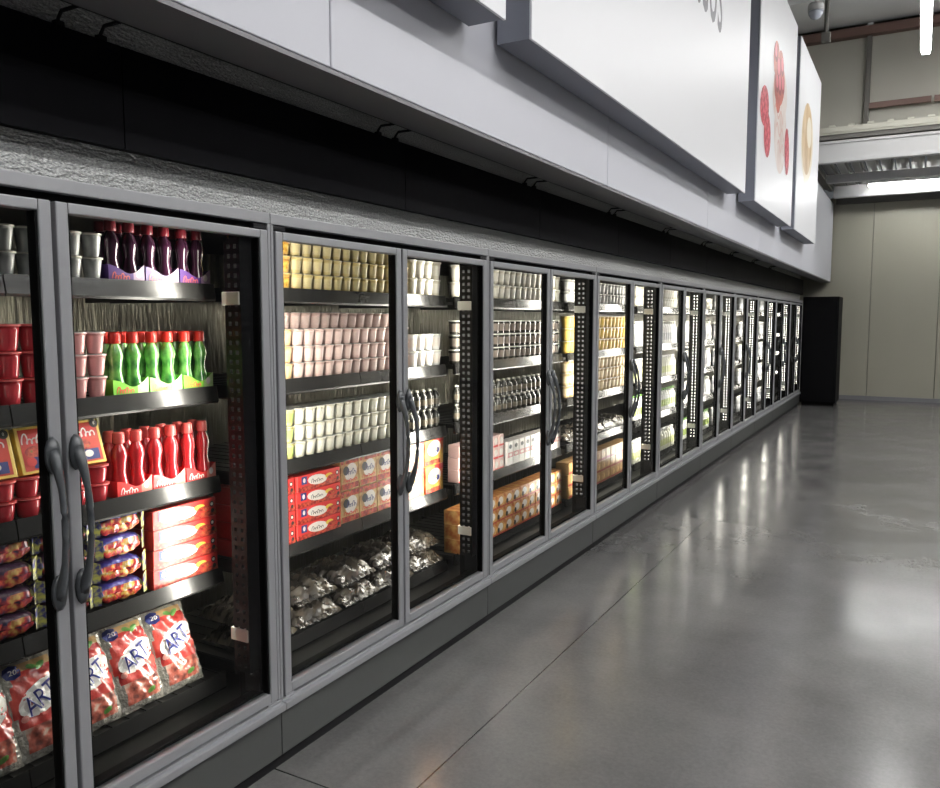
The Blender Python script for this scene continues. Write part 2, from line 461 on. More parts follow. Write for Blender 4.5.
# ------------------------------------------------------------------ signs on the bulkhead
SGX = -1.42
SIGNZ = (2.72, 5.05)
TXTG = mat('sign_text_grey', (.22, .22, .24), .5)
RASP = mat('print_raspberry', (.52, .06, .09), .4, var=(9, [(.3, (.36, .01, .04)), (.7, (.60, .07, .10))]))
CREAM = mat('print_cream', (.78, .70, .66), .4, var=(4, [(.3, (.70, .55, .50)), (.7, (.85, .80, .77))]))
BERRY = mat('print_berry_red', (.55, .12, .09), .4, var=(7, [(.3, (.30, .02, .02)), (.7, (.62, .16, .10))]))
HONEY = mat('print_honey', (.62, .42, .2), .4, var=(3, [(.3, (.50, .34, .17)), (.7, (.74, .60, .42))]))
PALE = mat('print_pale', (.80, .74, .62), .4)
def sign(y0, y1, label):
    t = empty('wall_sign', (SGX, y0, SIGNZ[0]))
    w = y1-y0; h = SIGNZ[1]-SIGNZ[0]
    b = MB(); b.box(-.16, 0, 0, -.012, w, h, SIGNG); b.obj('sign_box', t)
    b = MB(); b.box(-.012, -.004, -.004, 0, w+.004, h+.004, SIGNW, .002); b.obj('sign_face', t)
    b = MB()
    for k in range(max(2, int(w/1.4))):
        yy = w*(k+.5)/max(2, int(w/1.4)); b.box(-.178, yy-.03, .3, -.158, yy+.03, .5, DARKST); b.box(-.178, yy-.03, .8, -.158, yy+.03, 1., DARKST)
    b.obj('mount', t)
    tag(t, label, 'sign', 'white signs along the bulkhead')
    return t, (lambda y, z, k=1: (.0005+.0006*k, y-y0, z-SIGNZ[0]))
sign(-1.6, 2.81, 'plain white sign panel whose end shows beside the grey-lettered sign')
t, fn = sign(3.05, 7.58, 'large white sign with grey lettering on the bulkhead')
b = MB(); b.text(lambda x, z: fn(x, z), 'L\u00e1cteos', 5.72, 3.755, .95, TXTG, .52); b.obj('lettering', t)
t, fn = sign(8.1, 10.5, 'white sign picturing raspberries and a berry cream dessert')
b = MB()
L = lambda k: (lambda y, z: fn(y, z, k))
b.disc(L(1), 9.45, 3.62, .42, .44, 0, CREAM, 20, 3); b.disc(L(2), 9.35, 3.98, .50, .30, .2, CREAM, 20, 3)
b.disc(L(3), 9.28, 4.10, .36, .24, .3, BERRY); b.disc(L(4), 9.05, 4.27, .2, .19, .4, BERRY); b.disc(L(5), 9.35, 4.27, .2, .17, -.3, BERRY); b.disc(L(6), 9.2, 3.92, .16, .15, 0, BERRY)
DRUP = mat('print_drupelet', (.68, .13, .17), .4); DRUD = mat('print_dark_berry', (.25, .01, .02), .4)
for (ry, rz, ra, rb, kk) in ((8.42, 3.67, .25, .19, 3), (8.62, 3.43, .20, .22, 4), (9.95, 3.50, .17, .26, 5)):
    b.disc(L(kk), ry, rz, ra, rb, .3, RASP)
    for i in range(-3, 4):
        for j in range(-3, 4):
            u = (i+.5*(j % 2))/3.4; v = j/3.4
            if u*u+v*v < .85: b.disc(L(kk+.5), ry+u*ra, rz+v*rb, ra*.11, rb*.11, 0, DRUP if (i+j) % 3 else DRUD, 8, 1)
for (sy, sz, sr) in ((9.0, 4.33, .10), (9.2, 4.22, .13), (9.42, 4.3, .11), (9.3, 4.08, .12), (9.12, 4.05, .1), (9.5, 4.12, .1)):
    b.disc(L(7), sy, sz, sr, sr*.9, 0, DRUD, 12, 1); b.disc(L(8), sy-.02, sz+.02, sr*.72, sr*.66, 0, DRUP, 12, 1)
for (sy, sz, sw) in ((9.3, 3.78, .30), (9.42, 3.62, .28), (9.5, 3.46, .22)):
    b.ribbon(L(4), [(sy-sw+2*sw*i/12, sz+.05*math.sin(i*.9)) for i in range(13)], .035, mat('print_swirl', (.72, .50, .46), .4))
b.obj('printed_picture', t)
t, fn = sign(10.85, 13.1, 'white sign picturing a golden honey-coloured dessert, nearest the far wall')
b = MB(); b.disc(L(1), 11.75, 3.93, .62, .5, .2, PALE, 20, 3); b.disc(L(2), 11.72, 3.98, .52, .46, .3, HONEY, 20, 3); b.disc(L(3), 11.75, 3.36, .28, .16, 0, PALE)
b.disc(L(3), 11.9, 4.1, .25, .2, 0, PALE)
b.obj('printed_picture', t)

# ------------------------------------------------------------------ lamps in view, conduit
def tube_lamp(loc, rz, ln, label):
    t = empty('tube_light', loc); t.rotation_euler = (0, 0, rz)
    b = MB(); b.box(-.07, -ln/2, .03, .07, ln/2, .075, BEAMW, .006); b.box(-.05, -ln/2-.01, -.02, .05, -ln/2+.02, .04, BEAMW); b.box(-.05, ln/2-.02, -.02, .05, ln/2+.01, .04, BEAMW); b.obj('housing', t)
    for x in (-.035, .035):
        b = MB(); b.lathe([(.001, -ln/2+.02), (.02, -ln/2+.021), (.02, ln/2-.021), (.001, ln/2-.02)], TUBE, 10, (x, 0, .005), True, None, 'y'); b.obj('tube', t)
    tag(t, label, 'light')
    return t
t = tube_lamp((-.1, 12.2, 5.35), 0, 2.4, 'bright tube light hanging under the roof, end-on to the aisle')
b = MB()
for yy in (-1., 1.): b.tube([(0, yy, .075), (0, yy, .935)], .004, DARKMET, 6)
b.obj('suspension_wire', t)
tube_lamp((.25, 16.55, 4.02), PI/2, 2.4, 'tube light mounted crosswise under the far canopy')
t = empty('roof_conduit', (-1.33, 12.6, 0))
b = MB(); b.tube([(0, 0, 5.5), (0, 0, 6.28)], .03, DARKST, 10); b.obj('pipe', t)
b = MB(); b.box(-.06, -.05, 5.46, .06, .05, 5.60, DARKST, .01); b.obj('junction_box', t)
tag(t, 'dark pipe dropping from the roof behind the dessert signs', 'pipe')
t = empty('dome_camera', (-1.36, 11.6, 5.50))
b = MB(); b.lathe([(.001, .16), (.09, .16), (.10, .12), (.10, .07)], BEAMW, 18); b.obj('housing', t)
b = MB(); b.lathe([(.09, .07), (.085, .03), (.06, -.01), (.03, -.03), (.001, -.035)], mat('dome_pale', (.55, .58, .66), .15), 18); b.obj('dome', t)
b = MB(); b.tube([(0, 0, .16), (0, 0, .78)], .02, BEAMW, 8); b.obj('stem', t)
tag(t, 'pale dome camera hanging from the roof above the last sign', 'camera')

# ------------------------------------------------------------------ product prototypes
def cup(kind, rb, rt, h, body, band, rim, lid=None, seg=14):
    b = MB()
    prof = [(rb*.93, 0), (rb, .003), (rb+(rt-rb)*.25, h*.22), (rb+(rt-rb)*.8, h*.78), (rt, h*.94), (rt*1.09, h*.945), (rt*1.09, h)]
    b.lathe(prof, body, seg, mseg=[body, body, band, body, rim, rim])
    o = b.obj(kind)
    if lid:
        b = MB(); b.lathe([(rt*1.09, h), (rt*1.1, h+.0012), (rt*.95, h+.002), (.0001, h+.001)], lid, seg); b.obj('lid', o)
    return o
def M(n, c, r=.35, **k): return mat(n, c, r, **k)
FOIL = M('foil_lid', (.6, .6, .58), .3, metal=.6)
CLEARW = M('clear_white_cup', (.62, .64, .62), .2, coat=.5, var=(25, [(.35, (.30, .31, .30)), (.65, (.75, .77, .76))], (1, 1, .4)))
c_clear = cup('yogurt_cup', .021, .029, .068, CLEARW, CLEARW, WHITEP, FOIL)
PINKJ = M('pink_cup', (.62, .30, .29), .3, coat=.4)
c_pinkj = cup('yogurt_cup', .021, .029, .064, PINKJ, PINKJ, M('pink_rim', (.75, .5, .48)), FOIL)
REDJ = M('red_jelly', (.42, .03, .04), .12, coat=.6)
c_red = cup('jelly_cup', .026, .034, .072, REDJ, REDJ, M('red_rim', (.6, .12, .12)), M('red_lid', (.5, .06, .06)))
c_dred = cup('jelly_cup', .027, .0345, .054, REDJ, REDJ, M('red_rim', (.6, .12, .12)), M('red_lid', (.5, .06, .06)))
YEL = M('yellow_cup', (.72, .58, .24), .4); YELB = M('yellow_band', (.78, .66, .34), .4)
c_yel = cup('yogurt_cup', .022, .030, .064, YEL, YELB, YEL, FOIL)
PRO = M('orange_print', (.62, .33, .05), .4, var=(55, [(.35, (.30, .03, .02)), (.5, (.70, .42, .05)), (.7, (.80, .62, .18))]))
c_ora = cup('yogurt_cup', .022, .030, .064, M('orange_cup', (.7, .42, .12)), PRO, YEL, FOIL)
PNK = M('rose_cup', (.78, .56, .50), .4); c_pnk = cup('yogurt_cup', .022, .030, .064, PNK, M('rose_band', (.82, .62, .56), .4), PNK, FOIL)
PCH = M('peach_cup', (.78, .52, .26), .4); c_pch = cup('yogurt_cup', .022, .030, .064, PCH, M('peach_band', (.80, .56, .30), .4), PCH, FOIL)
CRM = M('cream_cup', (.78, .75, .60), .4); c_crm = cup('yogurt_cup', .022, .030, .064, CRM, M('cream_band', (.82, .80, .68), .4), CRM, FOIL)
LEM = M('lemon_cup', (.78, .72, .28), .4); c_lem = cup('yogurt_cup', .022, .030, .064, LEM, M('green_band', (.45, .58, .16), .4), LEM, FOIL)
BGE = M('beige_tall_cup', (.66, .62, .50), .3, coat=.3); c_bge = cup('dairy_tub', .024, .033, .085, BGE, M('beige_band', (.74, .71, .62), .3), WHITEP, FOIL)
WHT = M('white_tall_cup', (.74, .73, .70), .3, coat=.3); c_wht = cup('dairy_tub', .026, .034, .08, WHT, M('white_band', (.72, .66, .60), .3), WHITEP, FOIL)
DRK = M('dark_glass_jar', (.035, .035, .03), .12, coat=.8); c_drk = cup('dessert_jar', .027, .032, .075, DRK, M('jar_band', (.22, .18, .15), .3), WHITEP, WHITEP)
GLD = M('gold_cup', (.62, .42, .10), .3, coat=.3); c_gld = cup('dairy_tub', .028, .037, .085, GLD, M('gold_band', (.70, .48, .10), .3), YEL, FOIL)
TAN = M('tan_cup', (.48, .35, .18), .3); c_tan = cup('dairy_tub', .028, .037, .085, TAN, M('tan_band', (.60, .48, .30), .3), TAN, FOIL)
SLV = M('silver_cup', (.32, .32, .31), .25, coat=.4); c_slv = cup('dessert_jar', .027, .034, .08, SLV, M('silver_band', (.5, .5, .48), .3), WHITEP, FOIL)

def bottle_prof(r, h):
    return [(r*.9, 0), (r, .006), (r, h*.18), (r*.68, h*.38), (r*.80, h*.52), (r*.95, h*.62), (r*.82, h*.72), (r*.5, h*.80), (r*.45, h*.85)]
def bottle_geo(r, h, m): 
    b = MB(); b.lathe(bottle_prof(r, h), m, 14); return b
def cap_geo(r, h, m):
    b = MB(); b.lathe([(r*.66, h*.82), (r*.70, h*.83), (r*.68, h*.97), (r*.55, h), (.0001, h)], m, 12); return b
LOGO = M('logo_red', (.75, .10, .07), .4); LOGOW = M('logo_white', (.85, .75, .72), .4)
def multipack(liquid, card, card2, capm, logo, h):
    """four curvy bottles in a printed card tray"""
    t = empty('bottle_multipack')
    w, d = .128, .10; b = MB()
    th = lambda u: .030+.022*abs(2*u-1)**1.6+.006*math.sin(u*7)
    n = 16
    for side in (0, 1):
        y = -d/2 if side == 0 else d/2
        for k in range(n):
            u0, u1 = k/n, (k+1)/n
            q = [(-w/2+w*u0, y, 0), (-w/2+w*u1, y, 0), (-w/2+w*u1, y, th(u1)), (-w/2+w*u0, y, th(u0))]
            b.poly(q if side == 0 else q[::-1], card if k < n*.66 else card2)
    for x in (-w/2, w/2): b.quad((x, d/2, 0), (x, -d/2, 0), (x, -d/2, th(0)), (x, d/2, th(0)), card)
    b.quad((-w/2, -d/2, .001), (w/2, -d/2, .001), (w/2, d/2, .001), (-w/2, d/2, .001), card)
    tr = b.obj('card_tray', t)
    b = MB(); fn = lambda x, z: (x, -d/2-.0012, z)
    b.ribbon(fn, [(x-.022, z+.017) for x, z in squiggle(4, .058, .02)], .0034, logo)
    b.disc(lambda x, z: (x, -d/2-.0008, z), .042, .026, .009, .012, 0, LOGOW)
    b.obj('logo', tr)
    me = bottle_geo(.0265, h, liquid).mesh('bottle'); mc = cap_geo(.0265, h, capm).mesh('cap')
    for i in range(2):
        for j in range(2):
            o = bpy.data.objects.new('bottle', me); C.objects.link(o); o.parent = t; o.location = (-.033+.064*i, -.022+.046*j, .002)
            c = bpy.data.objects.new('cap', mc); C.objects.link(c); c.parent = o
    return t
p_pur = multipack(M('purple_drink', (.05, .012, .035), .15, coat=.8), M('purple_card', (.10, .04, .22), .35), M('lilac_card', (.45, .30, .45), .35), M('dark_red_cap', (.20, .015, .025), .3), M('logo_coral', (.75, .16, .14)), .185)
p_grn = multipack(M('green_drink', (.06, .30, .05), .15, coat=.8, var=(30, [(.3, (.02, .14, .03)), (.7, (.22, .55, .12))])), M('green_card', (.20, .55, .05), .35), M('lime_card', (.58, .80, .35), .35), M('red_cap', (.55, .03, .02), .3), LOGO, .195)
p_red = multipack(M('red_drink', (.48, .02, .025), .15, coat=.8), M('red_card', (.72, .03, .03), .35), M('rose_card', (.80, .25, .2), .35), M('clear_red_cap', (.62, .10, .09), .15), LOGOW, .20)

def carton(w, d, h, base, fronts, kind='carton', glyph=True):
    """printed carton: fronts = list of (shape, args, material) on the front face"""
    b = MB(); b.box(-w/2, -d/2, 0, w/2, d/2, h, base, .002)
    o = b.obj(kind)
    b = MB(); k = 0
    for sh, a, m in fronts:
        k += 1; fn = (lambda kk: (lambda x, z: (x*w, -d/2-.0004-.0003*kk, z*h)))(k)
        if sh == 'e': b.disc(fn, a[0], a[1], a[2], a[3], a[4] if len(a) > 4 else 0, m, 14)
        if sh == 'r': b.rect(fn, a[0], a[1], a[2], a[3], m)
        if sh == 's':
            b.ribbon((lambda kk: (lambda x, z: (a[0]*w+x, -d/2-.0004-.0003*kk, a[1]*h+z)))(k), squiggle(a[2], a[3], a[4]), a[5], m)
        if sh == 't':
            b.text((lambda kk: (lambda x, z: (x, -d/2-.0004-.0003*kk, z)))(k), a[0], a[1]*w, a[2]*h, a[3], m, a[4] if len(a) > 4 else 1.)
    b.obj('printed_front', o)
    return o
CRED = M('carton_red', (.66, .045, .04), .35, coat=.3); CWH = M('carton_white', (.80, .74, .68), .35); CNV = M('carton_navy', (.03, .04, .18), .35)
CYE = M('carton_yellow', (.75, .55, .08), .35); CBK = M('carton_black', (.02, .02, .02), .4); CDR = M('carton_dark_red', (.28, .02, .02), .35); CGR = M('print_green', (.10, .25, .05), .4)
BRD = M('berry_print', (.5, .05, .03), .4, var=(60, [(.4, (.22, .01, .01)), (.6, (.62, .10, .05)), (.75, (.10, .22, .04))]))
def red_carton_fronts():
    return [('r', (-.5, .02, .5, .30), BRD), ('e', (-.05, .55, .22, .34, .25), CWH), ('s', (-.06, .5, 4, .07, .016, .0026), CBK), ('r', (-.42, .44, -.30, .92), CNV),
            ('e', (-.36, .68, .028, .15), CWH), ('e', (.22, .62, .09, .16), CYE), ('e', (.28, .50, .10, .14), BRD), ('e', (.42, .66, .035, .16), CBK), ('e', (.42, .66, .022, .09), CWH), ('e', (.43, .30, .03, .12), CBK)]
k_red = carton(.27, .16, .064, CRED, red_carton_fronts(), 'yogurt_carton')
CTA = M('carton_tan', (.60, .38, .16), .4, var=(22, [(.35, (.34, .16, .06)), (.65, (.72, .50, .22))]))
COR = M('carton_orange', (.78, .36, .05), .35, var=(14, [(.35, (.70, .12, .03)), (.65, (.82, .52, .10))]))
def variety(bg, top): return [('r', (-.5, .82, .5, 1.0), top), ('e', (.05, .56, .34, .26, .3), CWH), ('e', (-.22, .62, .16, .14), CBK), ('s', (.06, .56, 3, .06, .028, .0035), CNV), ('r', (-.46, .05, .46, .22), BRD), ('s', (0, .30, 5, .09, .014, .004), CRED)]
k_tan = carton(.128, .12, .142, CTA, variety(CTA, BRD), 'variety_carton')
k_ora = carton(.175, .12, .142, COR, [('r', (.0, .80, .5, 1.0), CRED), ('e', (0, .60, .36, .28, .2), CWH), ('e', (.18, .52, .09, .10), CNV), ('s', (-.05, .60, 3, .06, .03, .005), CYE), ('r', (-.5, .04, .3, .2), BRD)], 'variety_carton')
k_box = carton(.105, .10, .078, M('carton_amber', (.58, .28, .07), .4, var=(20, [(.35, (.42, .12, .03)), (.65, (.70, .42, .14))])), [('e', (0, .55, .3, .3), CWH), ('e', (-.25, .35, .14, .2), CBK), ('r', (-.5, 0, .5, .14), BRD)], 'dessert_box')
k_brn = carton(.105, .10, .085, M('carton_brown', (.40, .24, .10), .4), [('e', (0, .55, .32, .3), CTA), ('r', (-.5, .05, .5, .22), CDR)], 'dessert_box')
k_mlk = carton(.072, .08, .15, M('milk_card', (.78, .74, .70), .35), [('r', (-.5, .35, .5, .55), M('milk_pink', (.62, .28, .26))), ('e', (0, .78, .28, .09), CBK), ('e', (0, .45, .3, .06), CWH)], 'milk_carton')
k_pnk = carton(.062, .07, .068, M('pink_card', (.72, .48, .44), .35), [('e', (0, .5, .35, .3), CWH), ('r', (-.5, 0, .5, .16), CRED)], 'milk_carton')
YC = M('carton_gold', (.78, .56, .12), .35)
def jelly_fronts(): return [('r', (-.42, .06, .42, .94), M('jelly_print', (.55, .05, .03), .35)), ('e', (0, .72, .36, .14, .1), CRED), ('s', (-.03, .72, 4, .085, .03, .0042), LOGOW), ('e', (-.1, .45, .26, .13), BRD), ('r', (-.2, .10, .34, .34), CNV), ('e', (.06, .24, .12, .08), CWH), ('e', (.36, .90, .11, .10), CBK), ('e', (-.25, .25, .12, .10), CRED), ('t', ('8', .36, .87, .013), CWH)]
k_jel = carton(.125, .025, .135, YC, jelly_fronts(), 'jelly_carton')

def pouch(top, front, fin):
    """pillow pouch lying flat with crimped ends"""
    b = MB(); w, d, h = .15, .11, .07
    def sec(u):
        x = (u-.5)*w; e = 1-.55*abs(2*u-1)**5
        return x, max(e, .0)
    nu, ns = 16, 16
    def f(u, v):
        x, e = sec(u); a = 2*PI*v
        ca, sa = math.cos(a), math.sin(a)
        wr = 1+.05*math.sin(u*31+v*17)+.04*math.sin(u*13-v*29)
        y = -d/2*math.copysign(abs(ca)**.55, ca)*(.82+.18*e)*wr
        z = h/2+h/2*math.copysign(abs(sa)**.55, sa)*e*wr*.98
        return (x, y, max(z, 0.0005))
    def mf(u, v):
        if abs(2*u-1) > .93: return fin
        return top if .07 < v < .6 else front
    b.grid(f, nu, ns, mf)
    o = b.obj('snack_pouch')
    b = MB()
    for s in (-1, 1):
        b.grid(lambda u, v: (s*(w/2-.003+.020*u), -d*.5+.012*u, h*(.12+(.86+.12*u)*v)+.001*math.sin(v*30)), 2, 14, fin, False)
    b.obj('crimped_end', o)
    return o
PBL = M('pouch_blue', (.05, .045, .26), .3, coat=.4, bump=(45, .5, .01)); 
PFR = M('pouch_food', (.5, .08, .06), .25, coat=.5, var=(42, [(.36, (.16, .03, .04)), (.48, (.58, .04, .04)), (.60, (.66, .42, .08)), (.70, (.55, .55, .5))]), bump=(45, .5, .01))
PFN = M('pouch_end', (.25, .35, .12), .3, var=(60, [(.4, (.06, .06, .25)), (.6, (.62, .60, .15))]))
s_blu = pouch(PBL, PFR, PFN)
s_drk = pouch(M('pouch_dark', (.06, .03, .06), .3, bump=(45, .5, .01)), M('pouch_dark_food', (.3, .04, .04), .3, var=(42, [(.36, (.03, .03, .07)), (.5, (.36, .03, .03)), (.65, (.45, .30, .08))])), PFN)

def yogurt_bag():
    w, h, T = .152, .262, .075
    BR = M('bag_red', (.50, .045, .035), .22, coat=.5, bump=(28, .5, .012), var=(20, [(.38, (.30, .02, .02)), (.62, (.62, .09, .07))]))
    BT = M('bag_tan', (.42, .27, .13), .25, coat=.4, bump=(28, .5, .012))
    BS = M('bag_clear', (.52, .50, .45), .14, metal=.5, bump=(40, .9, .02))
    BP = M('bag_fruit', (.34, .12, .08), .22, coat=.5, bump=(28, .5, .012), var=(35, [(.38, (.16, .05, .04)), (.55, (.50, .13, .09)), (.68, (.55, .42, .34))]))
    rnd = random.Random(3)
    def thick(x, z):
        u = min(1, abs(2*x/w)); v = z/h
        e = max(0, 1-u**2.6)*max(0, 1-abs(2*v-1)**3.2)
        return T*.5*e**.6
    def wr(x, z): return .0022*math.sin(x*160+z*90)+.0018*math.sin(z*210-x*70)
    def front(x, z, o=0.): 
        t = thick(x, z); return (x, -t-wr(x, z)*min(1, t/.01)-o, z)
    def mf(u, v):
        x = (u-.5)*w; a = abs(2*u-1)
        if v > .94 or v < .06: return BS
        if a > .80-.10*math.sin(v*9): return BS
        if v > .84: return BT
        if v < .30: return BP
        return BR
    b = MB()
    b.grid(lambda u, v: front((u-.5)*w, v*h), 22, 26, mf)
    b.grid(lambda u, v: (lambda q: (q[0], -q[1]*.8, q[2]))(front((.5-u)*w, v*h)), 16, 20, BS)
    o = b.obj('snack_bag')
    b = MB(); fo = lambda k: (lambda x, z: front(x, z, .0012+.0007*k))
    SW = M('label_white', (.82, .80, .76), .3); NV = M('label_navy', (.025, .035, .22), .3)
    b.disc(fo(0), .004, .146, .066, .037, .42, SW, 20, 5)
    b.text(fo(7), 'ART', .003, .122, .066, NV, .72, .12, .40)
    b.disc(fo(1), -.050, .105, .009, .009, 0, M('label_pink', (.70, .30, .26)), 10)
    b.disc(fo(0), .02, .222, .016, .008, .5, CGR, 8); b.disc(fo(0), -.002, .226, .012, .007, -.4, CGR, 8); b.disc(fo(0), .02, .038, .014, .008, .3, CGR, 8)
    b.disc(fo(0), -.048, .226, .021, .019, 0, CNV, 8); b.text(fo(4), '20', -.048, .220, .018, SW, 1.)
    b.obj('printed_label', o)
    return o
s_art = yogurt_bag()
def film_bag(seed):
    r = random.Random(seed); FB = M('clear_film_bag', (.12, .11, .09), .2, coat=.5, bump=(8, 1., .06, (1, 2, 1)), var=(9, [(.35, (.025, .022, .02)), (.55, (.065, .055, .042)), (.72, (.13, .11, .08))]))
    b = MB(); w, d, h = .27, .24, .09; ph = r.random()*9
    def f(u, v, s):
        x, y = (u-.5)*w, (v-.5)*d
        e = max(0, 1-abs(2*u-1)**3)*max(0, 1-abs(2*v-1)**3)
        wv = .008*math.sin(u*23+ph)+.007*math.sin(v*29+u*11+ph)+.005*math.sin((u+v)*41)
        z = h*.3+(h*.62*e**.6+wv*e**.5)*(1 if s > 0 else -.45)
        return (x, y, max(0, z))
    b.grid(lambda u, v: f(u, v, 1), 22, 20, FB); b.grid(lambda u, v: f(1-u, v, -1), 12, 10, FB)
    o = b.obj('clear_bag')
    b = MB(); b.grid(lambda u, v: (-w/2*.96+w*.96*u, -d/2-.018*(1-v), h*.3-.012*(1-v)+.004*math.sin(u*40)), 20, 2, FB); b.obj('sealed_edge', o)
    return o
f_bag = [film_bag(1), film_bag(5)]

def tall_bottle(kind, body, label, capm, r, h):
    b = MB(); b.lathe([(r*.92, 0), (r, .006), (r, h*.2), (r, h*.5), (r, h*.62), (r*.85, h*.72), (r*.42, h*.85), (r*.42, h*.9)], body, 12, mseg=[body, body, label, body, body, body, body])
    o = b.obj(kind)
    b = MB(); b.lathe([(r*.52, h*.89), (r*.52, h*.98), (.0001, h)], capm, 12); b.obj('cap', o)
    return o
b_grn = tall_bottle('drink_bottle', M('milk_bottle_white', (.75, .76, .70), .3), M('label_green', (.35, .45, .12)), M('cap_green', (.15, .32, .08)), .034, .22)
b_wht = tall_bottle('drink_bottle', M('bottle_white', (.80, .80, .78), .3), M('label_grey', (.55, .56, .58)), WHITEP, .036, .225)
b_lgt = tall_bottle('drink_bottle', M('bottle_cream', (.72, .72, .60), .3), M('label_lime', (.58, .62, .30)), M('cap_white2', (.8, .8, .78)), .034, .21)
b_gry = tall_bottle('drink_bottle', M('bottle_grey', (.34, .35, .36), .25), M('label_smoke', (.5, .51, .53)), WHITEP, .036, .21)
b_drk = tall_bottle('shot_bottle', DRK, M('shot_label', (.12, .10, .07)), M('pale_cap', (.55, .53, .46)), .022, .10)

# ------------------------------------------------------------------ stocking the shelves
PX = -2.165       # front line of the products' centres
def row(proto, colour, noun, cat, case, sh, ya, n, pitch, tiers, th, x=PX, back=0, extra=''):
    """n columns of stacked products starting at world Y = ya"""
    z = SHZ[sh]+.001
    g = f'{colour} {noun}s on the {ORD[sh+1]} shelf of the {ORD[case+1]} freezer'
    for i in range(n):
        for t in range(tiers):
            tn = TIER[tiers][t]
            mid = f', {tn} tier' if tiers > 1 else ''
            lab = f'{ORD[i+1]} {colour} {noun} from near end{mid}, {ORD[sh+1]} shelf, {ORD[case+1]} freezer'
            place(proto, x+random.uniform(-.002, .002), ya+pitch*(i+.5), z+th*t, lab, cat, g, random.uniform(-.03, .03))
        if back:
            lab = f'{ORD[i+1]} {colour} {noun} from near end, back row, {ORD[sh+1]} shelf, {ORD[case+1]} freezer'
            place(proto, x-pitch*1.08, ya+pitch*(i+.5), z+th*(back-1), lab, cat, g)
            # the rear column stands on its own lower cups
            for t in range(back-1):
                lab2 = f'{colour} {noun} hidden low in the back row, {ORD[sh+1]} shelf, {ORD[case+1]} freezer'
                place(proto, x-pitch*1.08, ya+pitch*(i+.5), z+th*t, lab2, cat, g+', back row')
CY = lambda i: Y0+P*i
# --- first freezer
row(c_clear, 'clear white', 'yogurt cup', 'yogurt', 0, 0, 1.19, 6, .066, 2, .0705)
for sh, pr, nm in ((0, p_pur, 'purple'), (1, p_grn, 'green'), (2, p_red, 'red')):
    for k in range(3):
        lab = f'{["nearest", "middle", "farthest"][k]} pack of {nm} drink bottles in a {nm} card tray'
        place(pr, -2.185, 1.652+.134*k, SHZ[sh]+.001, lab, 'drink pack', f'{nm} drink bottle packs')
row(c_pinkj, 'pink', 'yogurt cup', 'yogurt', 0, 1, 1.46, 2, .062, 3, .0665)
row(c_red, 'clear red', 'jelly cup', 'jelly', 0, 1, 1.18, 4, .070, 3, .0745)
row(c_dred, 'dark red', 'jelly cup', 'jelly', 0, 2, 1.14, 6, .0725, 2, .0565)
for k, yy in enumerate((1.225, 1.365, 1.505)):
    lab = ['yellow jelly carton leaning behind a handle, nearest of three', 'yellow jelly carton leaning between the two nearest handles', 'yellow jelly carton leaning beside the red drink packs'][k]
    place(k_jel, -2.16, yy, SHZ[2]+.117, lab, 'jelly', 'yellow jelly cartons', .04*(k-1), -.30)
for k in range(4):
    place(s_blu, -2.195, 1.60, SHZ[3]+.001+.071*k, f'{TIER[4][k]} pouch of the stack of blue and red pouches by red cartons', 'snack pouch', 'stack of blue pouches', random.uniform(-.08, .08))
    place(k_red, -2.215, 1.845, SHZ[3]+.001+.0655*k, f'{TIER[4][k]} red yogurt carton of the stack in the first freezer', 'yogurt', 'red cartons in the first freezer', random.uniform(-.02, .02))
    for q, yy in enumerate((1.24, 1.41)):
        place(s_drk, -2.195, yy, SHZ[3]+.001+.071*k, f'{TIER[4][k]} dark red pouch in the {["nearest", "second"][q]} stack, fourth shelf', 'snack pouch', 'stacks of dark red pouches', random.uniform(-.08, .08))
for k in range(6):
    lab = f'{ORD[k+1]} red ART bag from the near end of the bottom shelf'
    place(s_art, -2.16, 1.02+.163*k, SHZ[4]+.006, lab, 'snack bag', 'red bags on the bottom shelf', random.uniform(-.05, .05), -.42, 1.13)
# --- second freezer
row(c_ora, 'orange printed', 'yogurt cup', 'yogurt', 1, 0, 2.10, 5, .0625, 3, .0665)
row(c_yel, 'yellow', 'yogurt cup', 'yogurt', 1, 0, 2.415, 13, .0625, 3, .0665)
row(c_bge, 'beige', 'dairy tub', 'dairy tub', 1, 0, 3.235, 4, .073, 2, .0875)
row(c_pch, 'peach', 'yogurt cup', 'yogurt', 1, 1, 2.10, 5, .0625, 3, .0665)
row(c_pnk, 'rose', 'yogurt cup', 'yogurt', 1, 1, 2.415, 13, .0625, 3, .0665, back=4)
row(c_wht, 'white', 'dairy tub', 'dairy tub', 1, 1, 3.235, 4, .073, 2, .0825)
row(c_lem, 'lemon green', 'yogurt cup', 'yogurt', 1, 2, 2.10, 5, .0625, 3, .0665)
row(c_crm, 'cream', 'yogurt cup', 'yogurt', 1, 2, 2.415, 13, .0625, 3, .0665, back=3)
row(b_drk, 'dark', 'shot bottle', 'drink', 1, 2, 3.235, 5, .058, 2, .101)
for k in range(4):
    for q, yy in enumerate((2.235, 2.52)):
        place(k_red, -2.20, yy, SHZ[3]+.001+.0655*k, f'{TIER[4][k]} red carton of the {["nearest", "second"][q]} stack in the second freezer', 'yogurt', 'red cartons in the second freezer', random.uniform(-.02, .02))
for k in range(2):
    for q in range(3):
        place(k_tan, -2.19, 2.735+.133*q, SHZ[3]+.001+.1435*k, f'{ORD[q+1]} tan variety carton from the red cartons, {TIER[2][k]} tier', 'dessert carton', 'tan variety cartons', random.uniform(-.03, .03))
    for q in range(2):
        place(k_ora, -2.19, 3.245+.185*q, SHZ[3]+.001+.1435*k, f'{["nearer", "farther"][q]} bright orange variety carton, {TIER[2][k]} tier, second freezer', 'dessert carton', 'orange variety cartons', random.uniform(-.03, .03))
n = 0
